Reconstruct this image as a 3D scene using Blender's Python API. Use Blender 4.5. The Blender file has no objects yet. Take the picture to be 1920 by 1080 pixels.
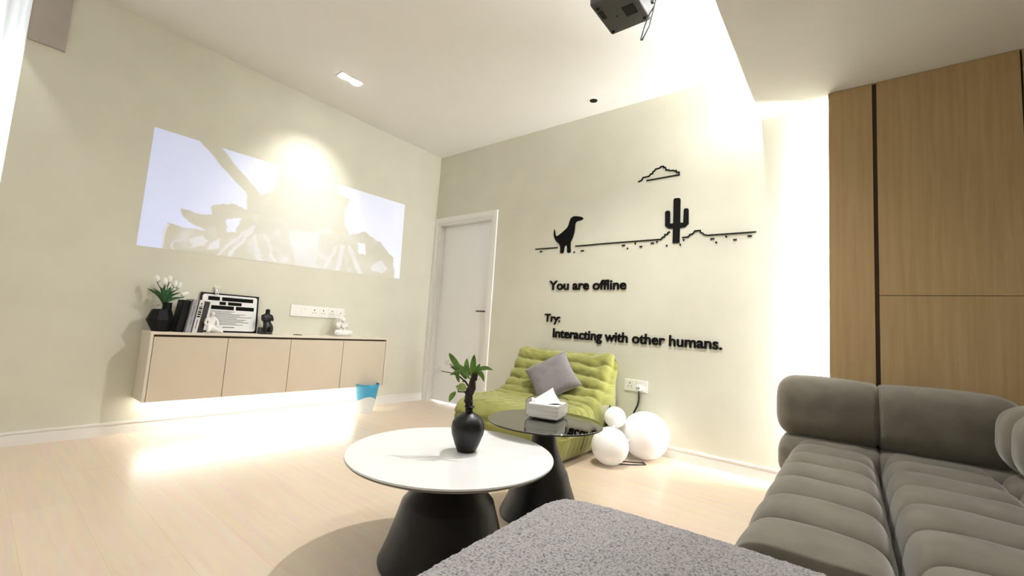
import bpy, bmesh, math, random
from math import pi, sin, cos, radians, sqrt, exp
from mathutils import Vector, Matrix, noise

SC = bpy.context.scene
COL = SC.collection
random.seed(7)

# ------------------------------------------------------------------ camera
cam_d = bpy.data.cameras.new('camera')
cam_d.sensor_width = 36.0
cam_d.lens = 804.56 / 1920 * 36.0
cam_d.clip_start = 0.02
cam = bpy.data.objects.new('camera', cam_d)
COL.objects.link(cam)
ROLL, PITCH, YAW = 6.53953205e-02, 9.44085768e-02, 2.24287640
_f = Vector((cos(YAW) * cos(PITCH), sin(YAW) * cos(PITCH), sin(PITCH)))
_r = Vector((sin(YAW), -cos(YAW), 0))
_u = _r.cross(_f)
_r2 = _r * cos(ROLL) + _u * sin(ROLL)
_u2 = _u * cos(ROLL) - _r * sin(ROLL)
cam.matrix_world = Matrix(((_r2.x, _u2.x, -_f.x, 3.99),
                           (_r2.y, _u2.y, -_f.y, -3.44),
                           (_r2.z, _u2.z, -_f.z, 0.90),
                           (0, 0, 0, 1)))
SC.camera = cam
CR = Vector((sin(YAW), -cos(YAW), 0))      # horizontal right of the photographer
CF = Vector((cos(YAW), sin(YAW), 0))

# ------------------------------------------------------------------ world, view
w = bpy.data.worlds.new('world')
SC.world = w
w.use_nodes = True
w.node_tree.nodes['Background'].inputs[0].default_value = (0.92, 0.96, 1.0, 1)
w.node_tree.nodes['Background'].inputs[1].default_value = 9.0
SC.view_settings.view_transform = 'Standard'
SC.view_settings.look = 'None'
SC.view_settings.gamma = 1
SC.view_settings.use_curve_mapping = False
SC.view_settings.exposure = 0.4

WARM = (1.0, 0.97, 0.92)
WHITE = (1.0, 0.985, 0.96)
# strengths of the room's lamps and added fill lights (each lamp is built further down, with its fitting)
P_TWIN = 27.0          # each head of the twin downlight
P_HALL = 12.0          # downlight in the passage beyond the left wall
P_TABLE = 165.0         # downlight over the coffee tables
P_SOFA_FILL = 12.0          # unseen soffit downlights added over the sofa as fill
P_REAR_FILL = 4.0         # invented ceiling panels at the rear, for soft fill
E_CABINET = 31.0       # LED strip below the wall cabinet
E_PANEL = 230.0         # LED strip behind the wood panelling
E_COVE = 85.0          # LED strip along the soffit
E_PROJ = 0.40          # light of the projected picture
E_GLOBE = 0.12

# ------------------------------------------------------------------ materials
def mat(name, col, rough=0.6, metal=0.0, spec=0.5, **kw):
    m = bpy.data.materials.new(name)
    m.use_nodes = True
    b = m.node_tree.nodes['Principled BSDF']
    b.inputs['Base Color'].default_value = (*col, 1)
    b.inputs['Roughness'].default_value = rough
    b.inputs['Metallic'].default_value = metal
    b.inputs['Specular IOR Level'].default_value = spec
    for k, v in kw.items():
        b.inputs[k.replace('_', ' ')].default_value = v
    return m

def nodes(m):
    return m.node_tree.nodes, m.node_tree.links, m.node_tree.nodes['Principled BSDF']

def noisy(m, col_a, col_b, scale, bump=0.0, detail=4, stretch=(1, 1, 1), lo=0.35, hi=0.65, bscale=None, dist=0.002):
    """two-tone noise colour with a matching bump, in object space"""
    N, L, B = nodes(m)
    tc = N.new('ShaderNodeTexCoord'); mp = N.new('ShaderNodeMapping')
    mp.inputs['Scale'].default_value = stretch
    L.new(tc.outputs['Object'], mp.inputs['Vector'])
    nz = N.new('ShaderNodeTexNoise'); nz.inputs['Scale'].default_value = scale; nz.inputs['Detail'].default_value = detail
    L.new(mp.outputs[0], nz.inputs['Vector'])
    r = N.new('ShaderNodeValToRGB')
    r.color_ramp.elements[0].position = lo; r.color_ramp.elements[1].position = hi
    r.color_ramp.elements[0].color = (*col_a, 1); r.color_ramp.elements[1].color = (*col_b, 1)
    L.new(nz.outputs['Fac'], r.inputs[0]); L.new(r.outputs[0], B.inputs['Base Color'])
    if bump:
        nb = nz
        if bscale:
            nb = N.new('ShaderNodeTexNoise'); nb.inputs['Scale'].default_value = bscale; nb.inputs['Detail'].default_value = 3
            L.new(mp.outputs[0], nb.inputs['Vector'])
        bp = N.new('ShaderNodeBump'); bp.inputs['Strength'].default_value = bump; bp.inputs['Distance'].default_value = dist
        L.new(nb.outputs['Fac'], bp.inputs['Height']); L.new(bp.outputs[0], B.inputs['Normal'])
    return m

def emit(name, col, strength):
    m = mat(name, col)
    N, L, B = nodes(m)
    B.inputs['Emission Color'].default_value = (*col, 1)
    B.inputs['Emission Strength'].default_value = strength
    return m

WALL_A, WALL_B = (0.655, 0.643, 0.54), (0.685, 0.673, 0.57)
M = {}
M['wall'] = noisy(mat('wall_paint', WALL_A, 0.75, spec=0.25), WALL_A, WALL_B, 3, bump=0.15, bscale=160, dist=0.0006)
M['ceiling'] = noisy(mat('ceiling_paint', (.76, .75, .72), 0.8, spec=0.2), (.80, .79, .76), (.82, .81, .78), 2)
M['taupe'] = noisy(mat('beam_taupe', (.40, .36, .33), 0.8), (.39, .35, .32), (.42, .38, .35), 3)  # grey-brown for the beam end, darker than wall and ceiling
M['trim'] = mat('white_trim', (.84, .83, .80), 0.35)
M['door'] = mat('door_white', (.87, .87, .86), 0.4)
M['handle'] = mat('dark_nickel', (.12, .11, .10), 0.3, 0.9)
M['cab'] = noisy(mat('cabinet_lacquer', (.62, .52, .40), 0.45), (.62, .54, .43), (.645, .565, .45), 4)
M['cab_case'] = mat('cabinet_case', (.72, .66, .57), 0.4)
M['gap'] = mat('shadow_gap', (.10, .07, .045), 0.8)
M['black'] = mat('matte_black', (.004, .004, .004), 0.55, spec=.2)
M['black_gloss'] = mat('satin_black', (.006, .006, .0065), 0.36, spec=.35)
M['letter'] = mat('black_acrylic', (.004, .004, .004), 0.7, spec=.12)
M['white_plastic'] = mat('white_plastic', (.82, .81, .77), 0.35)
M['dark'] = mat('socket_dark', (.05, .05, .05), 0.5)
M['ceramic'] = mat('white_ceramic', (.80, .79, .76), 0.3)
M['stone'] = noisy(mat('white_stone', (.80, .80, .80), 0.12), (.79, .79, .795), (.83, .83, .83), 3)
M['stone_edge'] = mat('stone_edge', (.30, .28, .25), 0.3)
M['table_base'] = noisy(mat('table_base_black', (.006, .006, .006), 0.45, spec=.35), (.005, .005, .005), (.009, .008, .008), 30)
M['paper'] = mat('paper', (.80, .80, .80), 0.6)
M['ink'] = mat('ink', (.004, .004, .004), 0.7, spec=.1)
M['grey_ink'] = mat('grey_ink', (.12, .12, .12), 0.6)
M['book_black'] = mat('book_black', (.005, .005, .004), 0.6, spec=.2)
M['book_grey'] = noisy(mat('book_grey', (.30, .30, .34), 0.5), (.28, .28, .32), (.36, .36, .40), 20)
M['book_white'] = mat('book_white', (.72, .72, .72), 0.5)
M['book_brown'] = mat('book_brown', (.045, .038, .036), 0.55, spec=.3)
M['petal'] = mat('petal', (.85, .84, .78), 0.5, Subsurface_Weight=0.1)
M['leaf_dark'] = noisy(mat('leaf_dark', (.02, .09, .03), 0.5), (.012, .06, .02), (.03, .12, .04), 25)
M['leaf'] = noisy(mat('leaf_green', (.10, .22, .03), 0.4), (.07, .17, .02), (.17, .31, .06), 30)
M['leaf_pale'] = mat('leaf_pale', (.35, .45, .14), 0.5)
M['bark'] = noisy(mat('bark', (.03, .018, .012), 0.8), (.008, .005, .004), (.035, .018, .012), 60, bump=.6)
M['bin_blue'] = mat('bin_blue', (.06, .36, .60), 0.4)
M['bin_white'] = mat('bin_white', (.75, .78, .78), 0.4)
M['togo'] = noisy(mat('green_suede', (.36, .36, .075), 0.85, spec=0.2, Sheen_Weight=0.3, Sheen_Roughness=0.5), (.225, .23, .058), (.285, .285, .08), 7, bump=.25, bscale=220, dist=.0008)
M['pillow'] = noisy(mat('pillow_grey', (.22, .20, .20), 0.9, spec=0.1, Sheen_Weight=0.3), (.15, .138, .14), (.20, .183, .186), 120, bump=.5, dist=.001)
M['sofa'] = noisy(mat('sofa_velvet', (.17, .155, .13), 0.85, spec=0.2, Sheen_Weight=0.45, Sheen_Roughness=0.45), (.128, .114, .090), (.168, .151, .118), 9, bump=.35, bscale=240, dist=.0008)
M['boucle'] = noisy(mat('grey_boucle', (.3, .29, .29), 0.95, spec=0.1, Sheen_Weight=0.3), (.10, .095, .10), (.40, .385, .395), 190, bump=.9, detail=3, lo=.30, hi=.56, dist=.006)
M['globe'] = emit('globe_white', (.84, .82, .79), E_GLOBE)
M['cable'] = mat('cable', (.01, .01, .01), 0.5)
M['projector'] = noisy(mat('projector_grey', (.035, .034, .034), 0.5), (.03, .03, .03), (.04, .038, .037), 60)
M['led'] = emit('led_white', WHITE, 10)
M['tissue'] = noisy(mat('tissue', (.82, .81, .78), 0.8), (.72, .70, .66), (.88, .87, .85), 6, stretch=(1, 1, 26), lo=.40, hi=.56)
M['tissue_plain'] = mat('tissue_plain', (.86, .86, .85), 0.8)
M['curtain'] = mat('sheer_curtain', (.86, .87, .87), 0.8)
def _cur():
    N = M['curtain'].node_tree.nodes; L = M['curtain'].node_tree.links
    t = N.new('ShaderNodeBsdfTranslucent'); t.inputs[0].default_value = (.88, .90, .92, 1)
    mx = N.new('ShaderNodeMixShader'); mx.inputs[0].default_value = .5
    L.new(N['Principled BSDF'].outputs[0], mx.inputs[1]); L.new(t.outputs[0], mx.inputs[2]); L.new(mx.outputs[0], N['Material Output'].inputs['Surface'])
_cur()

def wood_mat():
    m = mat('oak_veneer', (.36, .26, .15), 0.5)
    N, L, B = nodes(m)
    tc = N.new('ShaderNodeTexCoord'); mp = N.new('ShaderNodeMapping'); mp.inputs['Scale'].default_value = (22, 22, 1.1)
    L.new(tc.outputs['Object'], mp.inputs['Vector'])
    a = N.new('ShaderNodeTexNoise'); a.inputs['Scale'].default_value = 1.6; a.inputs['Detail'].default_value = 7; a.inputs['Distortion'].default_value = .5
    L.new(mp.outputs[0], a.inputs['Vector'])
    r = N.new('ShaderNodeValToRGB')
    r.color_ramp.elements[0].position = .3; r.color_ramp.elements[1].position = .72
    r.color_ramp.elements[0].color = (.42, .285, .135, 1); r.color_ramp.elements[1].color = (.49, .35, .18, 1)
    L.new(a.outputs['Fac'], r.inputs[0]); L.new(r.outputs[0], B.inputs['Base Color'])
    bp = N.new('ShaderNodeBump'); bp.inputs['Strength'].default_value = .12; bp.inputs['Distance'].default_value = .001
    L.new(a.outputs['Fac'], bp.inputs['Height']); L.new(bp.outputs[0], B.inputs['Normal'])
    return m
M['wood'] = wood_mat()

def floor_mat():
    m = mat('oak_floor', (.62, .47, .34), 0.4, Coat_Weight=0.7, Coat_Roughness=0.24)
    N, L, B = nodes(m)
    tc = N.new('ShaderNodeTexCoord')
    mp = N.new('ShaderNodeMapping'); mp.inputs['Rotation'].default_value = (0, 0, 0)
    L.new(tc.outputs['Object'], mp.inputs['Vector'])
    br = N.new('ShaderNodeTexBrick')
    br.inputs['Scale'].default_value = 1.0
    br.inputs['Brick Width'].default_value = 1.25; br.inputs['Row Height'].default_value = 0.19
    br.inputs['Mortar Size'].default_value = 0.0012
    br.inputs['Color1'].default_value = (.655, .525, .395, 1); br.inputs['Color2'].default_value = (.685, .555, .425, 1)
    br.inputs['Mortar'].default_value = (.60, .47, .34, 1)
    br.offset = .37
    L.new(mp.outputs[0], br.inputs['Vector'])
    mp2 = N.new('ShaderNodeMapping'); mp2.inputs['Scale'].default_value = (1.2, 16, 1)
    L.new(tc.outputs['Object'], mp2.inputs['Vector'])
    nz = N.new('ShaderNodeTexNoise'); nz.inputs['Scale'].default_value = 2.2; nz.inputs['Detail'].default_value = 6
    L.new(mp2.outputs[0], nz.inputs['Vector'])
    mx = N.new('ShaderNodeMix'); mx.data_type = 'RGBA'; mx.blend_type = 'SOFT_LIGHT'; mx.inputs[0].default_value = .35
    L.new(br.outputs['Color'], mx.inputs[6]); L.new(nz.outputs['Color'], mx.inputs[7])
    L.new(mx.outputs[2], B.inputs['Base Color'])
    return m
M['floor'] = floor_mat()

def glass_tinted():
    m = mat('smoked_glass', (.02, .02, .02), 0.015, spec=0.8)
    N, L, B = nodes(m)
    out = N['Material Output']
    tr = N.new('ShaderNodeBsdfTransparent'); tr.inputs[0].default_value = (.58, .58, .55, 1)
    gl = N.new('ShaderNodeBsdfGlossy'); gl.inputs['Roughness'].default_value = .01; gl.inputs['Color'].default_value = (.9, .9, .88, 1)
    fr = N.new('ShaderNodeFresnel'); fr.inputs['IOR'].default_value = 2.1
    mx = N.new('ShaderNodeMixShader')
    mr = N.new('ShaderNodeMapRange'); mr.inputs['To Min'].default_value = .28; mr.inputs['To Max'].default_value = 1.0
    L.new(fr.outputs[0], mr.inputs['Value'])
    L.new(mr.outputs[0], mx.inputs[0]); L.new(tr.outputs[0], mx.inputs[1]); L.new(gl.outputs[0], mx.inputs[2])
    L.new(mx.outputs[0], out.inputs['Surface'])
    return m
M['smoked'] = glass_tinted()

def clear_plastic():
    m = mat('clear_acrylic', (1, 1, 1), 0.02)
    N, L, B = nodes(m)
    out = N['Material Output']
    tr = N.new('ShaderNodeBsdfTransparent'); tr.inputs[0].default_value = (.97, .97, .97, 1)
    gl = N.new('ShaderNodeBsdfGlossy'); gl.inputs['Roughness'].default_value = .02
    fr = N.new('ShaderNodeFresnel'); fr.inputs['IOR'].default_value = 1.18
    mx = N.new('ShaderNodeMixShader')
    L.new(fr.outputs[0], mx.inputs[0]); L.new(tr.outputs[0], mx.inputs[1]); L.new(gl.outputs[0], mx.inputs[2])
    L.new(mx.outputs[0], out.inputs['Surface'])
    return m
M['acrylic'] = clear_plastic()

# ------------------------------------------------------------------ mesh helpers
class MB:
    """collects geometry (world coordinates) and links it as ONE mesh object"""
    def __init__(self): self.v = []; self.f = []; self.mi = []; self.cur = 0
    def add(self, vs, fs):
        o = len(self.v)
        self.v += [tuple(p) for p in vs]
        for f in fs:
            self.f.append([i + o for i in f]); self.mi.append(self.cur)
        return self
    def bm(self, bm):
        bm.verts.index_update()
        self.add([v.co[:] for v in bm.verts], [[v.index for v in f.verts] for f in bm.faces]); bm.free(); return self
    def box(self, x0, x1, y0, y1, z0, z1, bev=0.0, seg=2):
        b = bmesh.new()
        bmesh.ops.create_cube(b, size=1)
        for v in b.verts:
            v.co = Vector(((x0 + x1) / 2 + v.co.x * (x1 - x0), (y0 + y1) / 2 + v.co.y * (y1 - y0), (z0 + z1) / 2 + v.co.z * (z1 - z0)))
        if bev: bmesh.ops.bevel(b, geom=list(b.edges), offset=bev, segments=seg, affect='EDGES', profile=.5)
        return self.bm(b)
    def lathe(self, c, prof, n=48, cap=True):
        """prof: list of (radius, z above c)"""
        vs = []; fs = []
        for r, z in prof:
            for i in range(n):
                a = 2 * pi * i / n
                vs.append((c[0] + r * cos(a), c[1] + r * sin(a), c[2] + z))
        for k in range(len(prof) - 1):
            for i in range(n):
                j = (i + 1) % n
                fs.append((k * n + i, k * n + j, (k + 1) * n + j, (k + 1) * n + i))
        if cap:
            fs.append(tuple(range(n - 1, -1, -1))); fs.append(tuple((len(prof) - 1) * n + i for i in range(n)))
        return self.add(vs, fs)
    def tube(self, pts, r, n=8):
        pts = [Vector(p) for p in pts]
        rs = r if isinstance(r, (list, tuple)) else [r] * len(pts)
        vs = []; fs = []
        up = Vector((.123, .456, .88)).normalized()
        for k, p in enumerate(pts):
            t = (pts[min(k + 1, len(pts) - 1)] - pts[max(k - 1, 0)]).normalized()
            a = t.cross(up)
            if a.length < .05: a = t.cross(Vector((1, 0, 0)))
            a.normalize(); b = t.cross(a)
            for i in range(n):
                q = 2 * pi * i / n
                vs.append(p + (a * cos(q) + b * sin(q)) * rs[k])
        for k in range(len(pts) - 1):
            for i in range(n):
                j = (i + 1) % n
                fs.append((k * n + i, k * n + j, (k + 1) * n + j, (k + 1) * n + i))
        fs.append(tuple(range(n - 1, -1, -1))); fs.append(tuple((len(pts) - 1) * n + i for i in range(n)))
        return self.add(vs, fs)
    def puff(self, c, h, p=4.0, n=14, fn=None, rot=None):
        """soft cushion: a cube blown up to a p-norm ball, half sizes h"""
        idx = {}; vs = []; fs = []
        def vert(q):
            key = tuple(round(a * 1000) for a in q)
            if key in idx: return idx[key]
            s = sum(abs(a) ** p for a in q) ** (1 / p)
            u = Vector((q[0] / s, q[1] / s, q[2] / s))
            pos = Vector((u.x * h[0], u.y * h[1], u.z * h[2]))
            if fn: pos = fn(u, pos)
            if rot: pos = rot @ pos
            vs.append(pos + Vector(c)); idx[key] = len(vs) - 1
            return idx[key]
        g = [math.tan((-1 + 2 * i / n) * pi / 4) for i in range(n + 1)]
        for ax in range(3):
            for sg in (-1, 1):
                for i in range(n):
                    for j in range(n):
                        quad = []
                        for a, b in ((i, j), (i + 1, j), (i + 1, j + 1), (i, j + 1)):
                            q = [0, 0, 0]; q[ax] = sg; q[(ax + 1) % 3] = g[a]; q[(ax + 2) % 3] = g[b]
                            quad.append(vert(q))
                        fs.append(quad if sg > 0 else quad[::-1])
        return self.add(vs, fs)
    def prism(self, poly, o, ax_u, ax_v, ax_n, d):
        """polygon (u,v) extruded by d along ax_n from origin o"""
        o = Vector(o); U = Vector(ax_u); V = Vector(ax_v); Nn = Vector(ax_n)
        b = bmesh.new()
        vs = [b.verts.new(o + U * u + V * v) for u, v in poly]
        f = b.faces.new(vs)
        r = bmesh.ops.extrude_face_region(b, geom=[f])
        for e in r['geom']:
            if isinstance(e, bmesh.types.BMVert): e.co += Nn * d
        bmesh.ops.recalc_face_normals(b, faces=b.faces)
        bmesh.ops.triangulate(b, faces=[q for q in b.faces if len(q.verts) > 4])
        return self.bm(b)
    def build(self, name, m, parent=None, smooth=False, recalc=True):
        me = bpy.data.meshes.new(name)
        off = Vector((0, 0, 0))
        if parent is not None: off = ORIG.get(parent.name, Vector((0, 0, 0)))
        me.from_pydata([Vector(p) - off for p in self.v], [], self.f)
        for mm in (m if isinstance(m, (list, tuple)) else [m]): me.materials.append(M[mm] if isinstance(mm, str) else mm)
        for p, i in zip(me.polygons, self.mi): p.material_index = i
        if recalc:
            b = bmesh.new(); b.from_mesh(me); bmesh.ops.recalc_face_normals(b, faces=b.faces); b.to_mesh(me); b.free()
        if smooth:
            me.shade_smooth()
            if smooth != True:
                try: me.set_sharp_from_angle(angle=radians(smooth))
                except Exception: pass
        o = bpy.data.objects.new(name, me)
        COL.objects.link(o)
        if parent is not None:
            o.parent = parent
            ORIG[o.name] = off
        return o

ORIG = {}
def thing(name, loc, label, cat, group=None):
    o = bpy.data.objects.new(name, None); COL.objects.link(o)
    o.empty_display_size = .05
    o.location = loc; ORIG[o.name] = Vector(loc)
    return tag(o, label, cat, group)
def tag(o, label, cat, group=None):
    o['label'] = label; o['category'] = cat
    if group: o['group'] = group
    return o
def lab(o, label): o['label'] = label; return o
def struct(o): o['kind'] = 'structure'; return o
def spot(name, parent, loc, target, power, angle, blend, col=WARM, size=.03):
    l = bpy.data.lights.new(name, 'SPOT'); l.energy = power; l.spot_size = radians(angle); l.spot_blend = blend
    l.color = col; l.shadow_soft_size = size
    o = bpy.data.objects.new(name, l); COL.objects.link(o)
    d = Vector(target) - Vector(loc)
    o.rotation_euler = d.to_track_quat('-Z', 'Y').to_euler()
    o.location = Vector(loc) - (ORIG[parent.name] if parent else Vector((0, 0, 0)))
    if parent: o.parent = parent
    return o
def area(name, parent, loc, sx, sy, power, col=WARM, rot=(0, 0, 0)):
    l = bpy.data.lights.new(name, 'AREA'); l.shape = 'RECTANGLE'; l.size = sx; l.size_y = sy; l.energy = power; l.color = col
    o = bpy.data.objects.new(name, l); COL.objects.link(o)
    o.location = Vector(loc) - (ORIG[parent.name] if parent else Vector((0, 0, 0))); o.rotation_euler = rot
    if parent: o.parent = parent
    return o

# ------------------------------------------------------------------ room shell
H = 2.95; SOF = 2.545; XS = 3.483; XR = 5.3; YR = -5.6; YE = -3.40; YW = -0.16; XW = 3.884
DX0, DX1, DZ = 0.06, 0.93, 2.11             # door opening in the back wall
struct(MB().box(-1.6, XR + .15, YR - .15, .9, -.12, 0).build('floor', 'floor'))
struct(MB().box(-1.6, XR + .15, YR - .15, .9, H, H + .12).build('ceiling', 'ceiling'))
struct(MB().box(-.16, 0, YE, 0.16, 0, H).build('wall_left', 'wall'))
struct(MB().box(0, DX0, 0, .16, 0, H).box(DX1, XR, 0, .16, 0, H).box(DX0, DX1, 0, .16, DZ, H).build('wall_back', 'wall'))
struct(MB().box(XR, XR + .15, YR, .16, 0, H).build('wall_right', 'wall'))
struct(MB().box(-1.6, XR + .15, YR - .15, YR, 0, H).build('wall_rear', 'wall'))
struct(MB().box(-1.2, -1.0, YR, YE - .9, 0, H).box(-1.2, -.16, YE, YE + .16, 0, H).box(-1.2, -1.0, YE - .9, YE, 2.6, H).box(-1.2, -1.0, YE - .9, YE, 0, .1).build('wall_outer', 'wall'))
struct(MB().box(XS, XR, YR, 0, SOF, H).build('trim_1', 'ceiling'))                    # lowered ceiling over the sofa
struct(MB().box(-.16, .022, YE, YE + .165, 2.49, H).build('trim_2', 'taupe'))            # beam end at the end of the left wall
struct(MB().box(0, .014, YE, 0, 0, .060).box(0, .010, YE, 0, .060, .072).box(0, .016, YE, 0, .072, .084).build('baseboard_left', 'trim'))
struct(MB().box(1.0, XW + .3, -.014, 0, 0, .060).box(1.0, XW + .3, -.010, 0, .060, .072).box(1.0, XW + .3, -.016, 0, .072, .084).build('baseboard_back', 'trim'))

# window beyond the left wall with its sheer curtain
wn = struct(MB().box(-1.14, -1.08, YE - .9, YE - .86, .1, 2.6).box(-1.14, -1.08, YE - .04, YE, .1, 2.6).box(-1.14, -1.08, YE - .86, YE - .04, .1, .15).box(-1.14, -1.08, YE - .86, YE - .04, 2.55, 2.6).build('window_1', 'white_plastic'))
pane = MB().box(-1.115, -1.108, YE - .86, YE - .04, .15, 2.55).build('pane', 'acrylic', wn)
cb = MB(); vs = []; fs = []
NP = 160
for i in range(NP + 1):
    y = YE - .004 - 2.0 * i / NP
    for z in (.03, 2.94):
        vs.append((-.075 + .032 * sin(i * .55) + .012 * sin(i * 1.31), y, z))
for i in range(NP): fs.append((2 * i, 2 * i + 1, 2 * i + 3, 2 * i + 2))
cb.add(vs, fs)
cu = cb.build('curtain', 'curtain', None, True, False)
tag(cu, 'white sheer curtain hanging at the far left past the wall end', 'curtain')

# door in the back wall
d = struct(MB().box(DX0 + .028, DX1 - .028, .075, .115, .012, DZ - .028, .002).build('door_1', 'door'))
hd = MB()
hd.lathe((0, 0, 0), [(.024, 0), (.026, .004), (.026, .008), (.02, .010)], 24)
hd.v = [(0.868 + x, .075 - z, 1.067 + y) for x, y, z in hd.v]
hd.tube([(.868, .066, 1.067), (.868, .03, 1.067), (.862, .022, 1.067), (.84, .020, 1.067), (.755, .020, 1.067)], .0085, 10)
lab(hd.build('door_handle', 'handle', d, 40), 'dark metal lever handle')
MB().box(.84, .885, .0735, .075, .985, 1.012).build('lock_plate', 'trim', d)
cs = MB()
for a in (0, 1):   # two steps of the moulded casing
    t0, t1, dep = ((.0, .052, -.018), (.052, .066, -.012))[a]
    cs.box(.002 + t0, .002 + t1, dep, 0.001, 0, DZ + .062 - t0)
    cs.box(.996 - t1, .996 - t0, dep, 0.001, 0, DZ + .062 - t0)
    cs.box(.002 + t1, .996 - t1, dep, 0.001, DZ + .062 - t1, DZ + .062 - t0)
cs.box(DX0, DX0 + .026, 0.001, .16, 0, DZ).box(DX1 - .026, DX1, 0.001, .16, 0, DZ).box(DX0 + .026, DX1 - .026, 0.001, .16, DZ - .026, DZ)
struct(cs.build('trim_3', 'trim'))

# ------------------------------------------------------------------ ceiling lamps and added fill lights
def downlight(name, x, y, z, label, r=.042, on=None, trim_m='white_plastic'):
    t = thing(name, (x, y, z), label, 'ceiling light')
    MB().lathe((x, y, z - .004), [(r, -.001), (r + .014, -.001), (r + .014, .0035), (r, .0035)], 40, False).build('trim_ring', trim_m, t)
    return t
tw = thing('twin_downlight', (.609, -1.62, H), 'lit twin-head recessed downlight in ceiling above the projected picture', 'ceiling light')
MB().box(.555, .663, -1.725, -1.515, H - .006, H - .0005, .002).build('trim_frame', 'white_plastic', tw)
for yy in (-1.675, -1.565):
    MB().lathe((.609, yy, H - .012), [(.0, 0), (.036, 0), (.042, .006)], 32, False).build('lamp_head', emit('lamp_head_light', WHITE, 40), tw)
    spot('spot_beam', tw, (.609, yy, H - .03), (.0, yy, 1.78), P_TWIN, 72, 1.0, WARM, .03)
t = downlight('recessed_downlight', 2.22, -.235, H, 'unlit black recessed downlight near the back wall', .034)
MB().lathe((2.22, -.235, H - .004), [(.0, .001), (.037, .001), (.037, .003)], 32, False).build('baffle', 'black', t)
LX, LY = 2.80, -1.06
t = downlight('recessed_downlight', LX, LY, H, 'lit recessed downlight hidden behind the projector', .04)
MB().lathe((LX, LY, H - .004), [(.0, .001), (.042, .001), (.042, .003)], 32, False).build('lamp_disc', emit('lamp_disc_light', WHITE, 8), t)
spot('spot_beam', t, (LX, LY, H - .02), (2.75, -1.9, .4), P_TABLE, 150, 1.0, WHITE, .02)
t = downlight('recessed_downlight', .22, -3.64, H, 'lit recessed downlight past the end of the left wall', .04)
MB().lathe((.22, -3.64, H - .004), [(.0, .001), (.042, .001), (.042, .003)], 32, False).build('lamp_disc', emit('lamp_disc_b', WHITE, 8), t)
spot('spot_beam', t, (.22, -3.64, H - .03), (.22, -3.64, 0), P_HALL, 64, .2, WHITE, .015)
for x, y, l in ((4.3, -1.5, 'added fill downlight in the soffit above the sofa'), (4.3, -3.2, 'added fill downlight in the soffit behind the ottoman')):
    t = downlight('recessed_downlight', x, y, SOF, l, .04)  # out-of-view soffit light, added to fill the sofa side
    MB().lathe((x, y, SOF - .004), [(.0, .001), (.042, .001), (.042, .003)], 32, False).build('lamp_disc', emit('fill_disc', WHITE, 8), t)
    spot('spot_beam', t, (x, y, SOF - .02), (x, y, 0), P_SOFA_FILL, 120, 1.0, WHITE, .05)
for x, y, l in ((1.4, -4.6, 'added square fill light panel in the rear of the room by the curtain'), (2.9, -4.7, 'added square fill light panel in the rear of the room by the soffit')):
    t = thing('fill_light_panel', (x, y, H), l, 'ceiling light')  # invented panel out of view, only there for soft fill
    MB().box(x - .31, x + .31, y - .31, y + .31, H - .05, H - .001, .006).build('frame', 'white_plastic', t)
    area('fill_glow', t, (x, y, H - .056), .58, .58, P_REAR_FILL, WHITE)

# LED strips
led = MB().box(.075, .092, -2.60, -.78, .232, .238).build('led_strip', emit('led_cabinet', WHITE, E_CABINET))
tag(led, 'glowing LED strip under the floating wall cabinet', 'led strip')
led = thing('led_strip', (XW + .05, -.035, .05), 'glowing vertical LED strip hidden behind the wood panel edge', 'led strip')
MB().box(XW + .046, XW + .058, -.046, -.020, .05, SOF - .03).build('light_tape', emit('led_panel', WHITE, E_PANEL), led)
MB().box(XW + .002, XW + .066, -.060, -.050, .05, SOF - .03).build('profile', 'white_plastic', led)
led = MB().box(XS - .016, XS - .001, -3.0, -.02, 2.70, 2.715).build('led_strip', emit('led_cove', WHITE, E_COVE))
tag(led, 'glowing LED strip along the soffit edge washing the ceiling', 'led strip')

# ------------------------------------------------------------------ projected picture
PIC = dict(
 skyL=[(-0.005, 1.013), (0.115, 1.012), (0.177, 0.88), (0.244, 0.728), (0.287, 0.635), (0.3, 0.47), (0.264, 0.494), (0.214, 0.49), (0.183, 0.425), (0.182, 0.35), (0.163, 0.353), (0.1, 0.363), (0.107, 0.303), (0.14, 0.252), (0.179, 0.208), (0.134, 0.205), (0.069, 0.224), (0.06, 0.11), (0.061, -0.01), (-0.003, -0.01)],
 skyM=[(0.187, 1.013), (0.377, 1.021), (0.393, 0.933), (0.389, 0.811), (0.37, 0.713), (0.338, 0.657), (0.289, 0.765), (0.242, 0.869)],
 skyR=[(0.643, 1.01), (1.01, 1.012), (1.01, -0.009), (0.966, 0.0), (0.953, 0.242), (0.917, 0.35), (0.842, 0.456), (0.789, 0.508), (0.71, 0.448), (0.692, 0.532), (0.678, 0.694), (0.702, 0.863), (0.639, 0.894)],
 hole=[(0.24, 0.362), (0.28, 0.379), (0.27, 0.249), (0.236, 0.224)],
 holeR=[(0.757, 0.375), (0.793, 0.383), (0.799, 0.24), (0.766, 0.245)])
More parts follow.
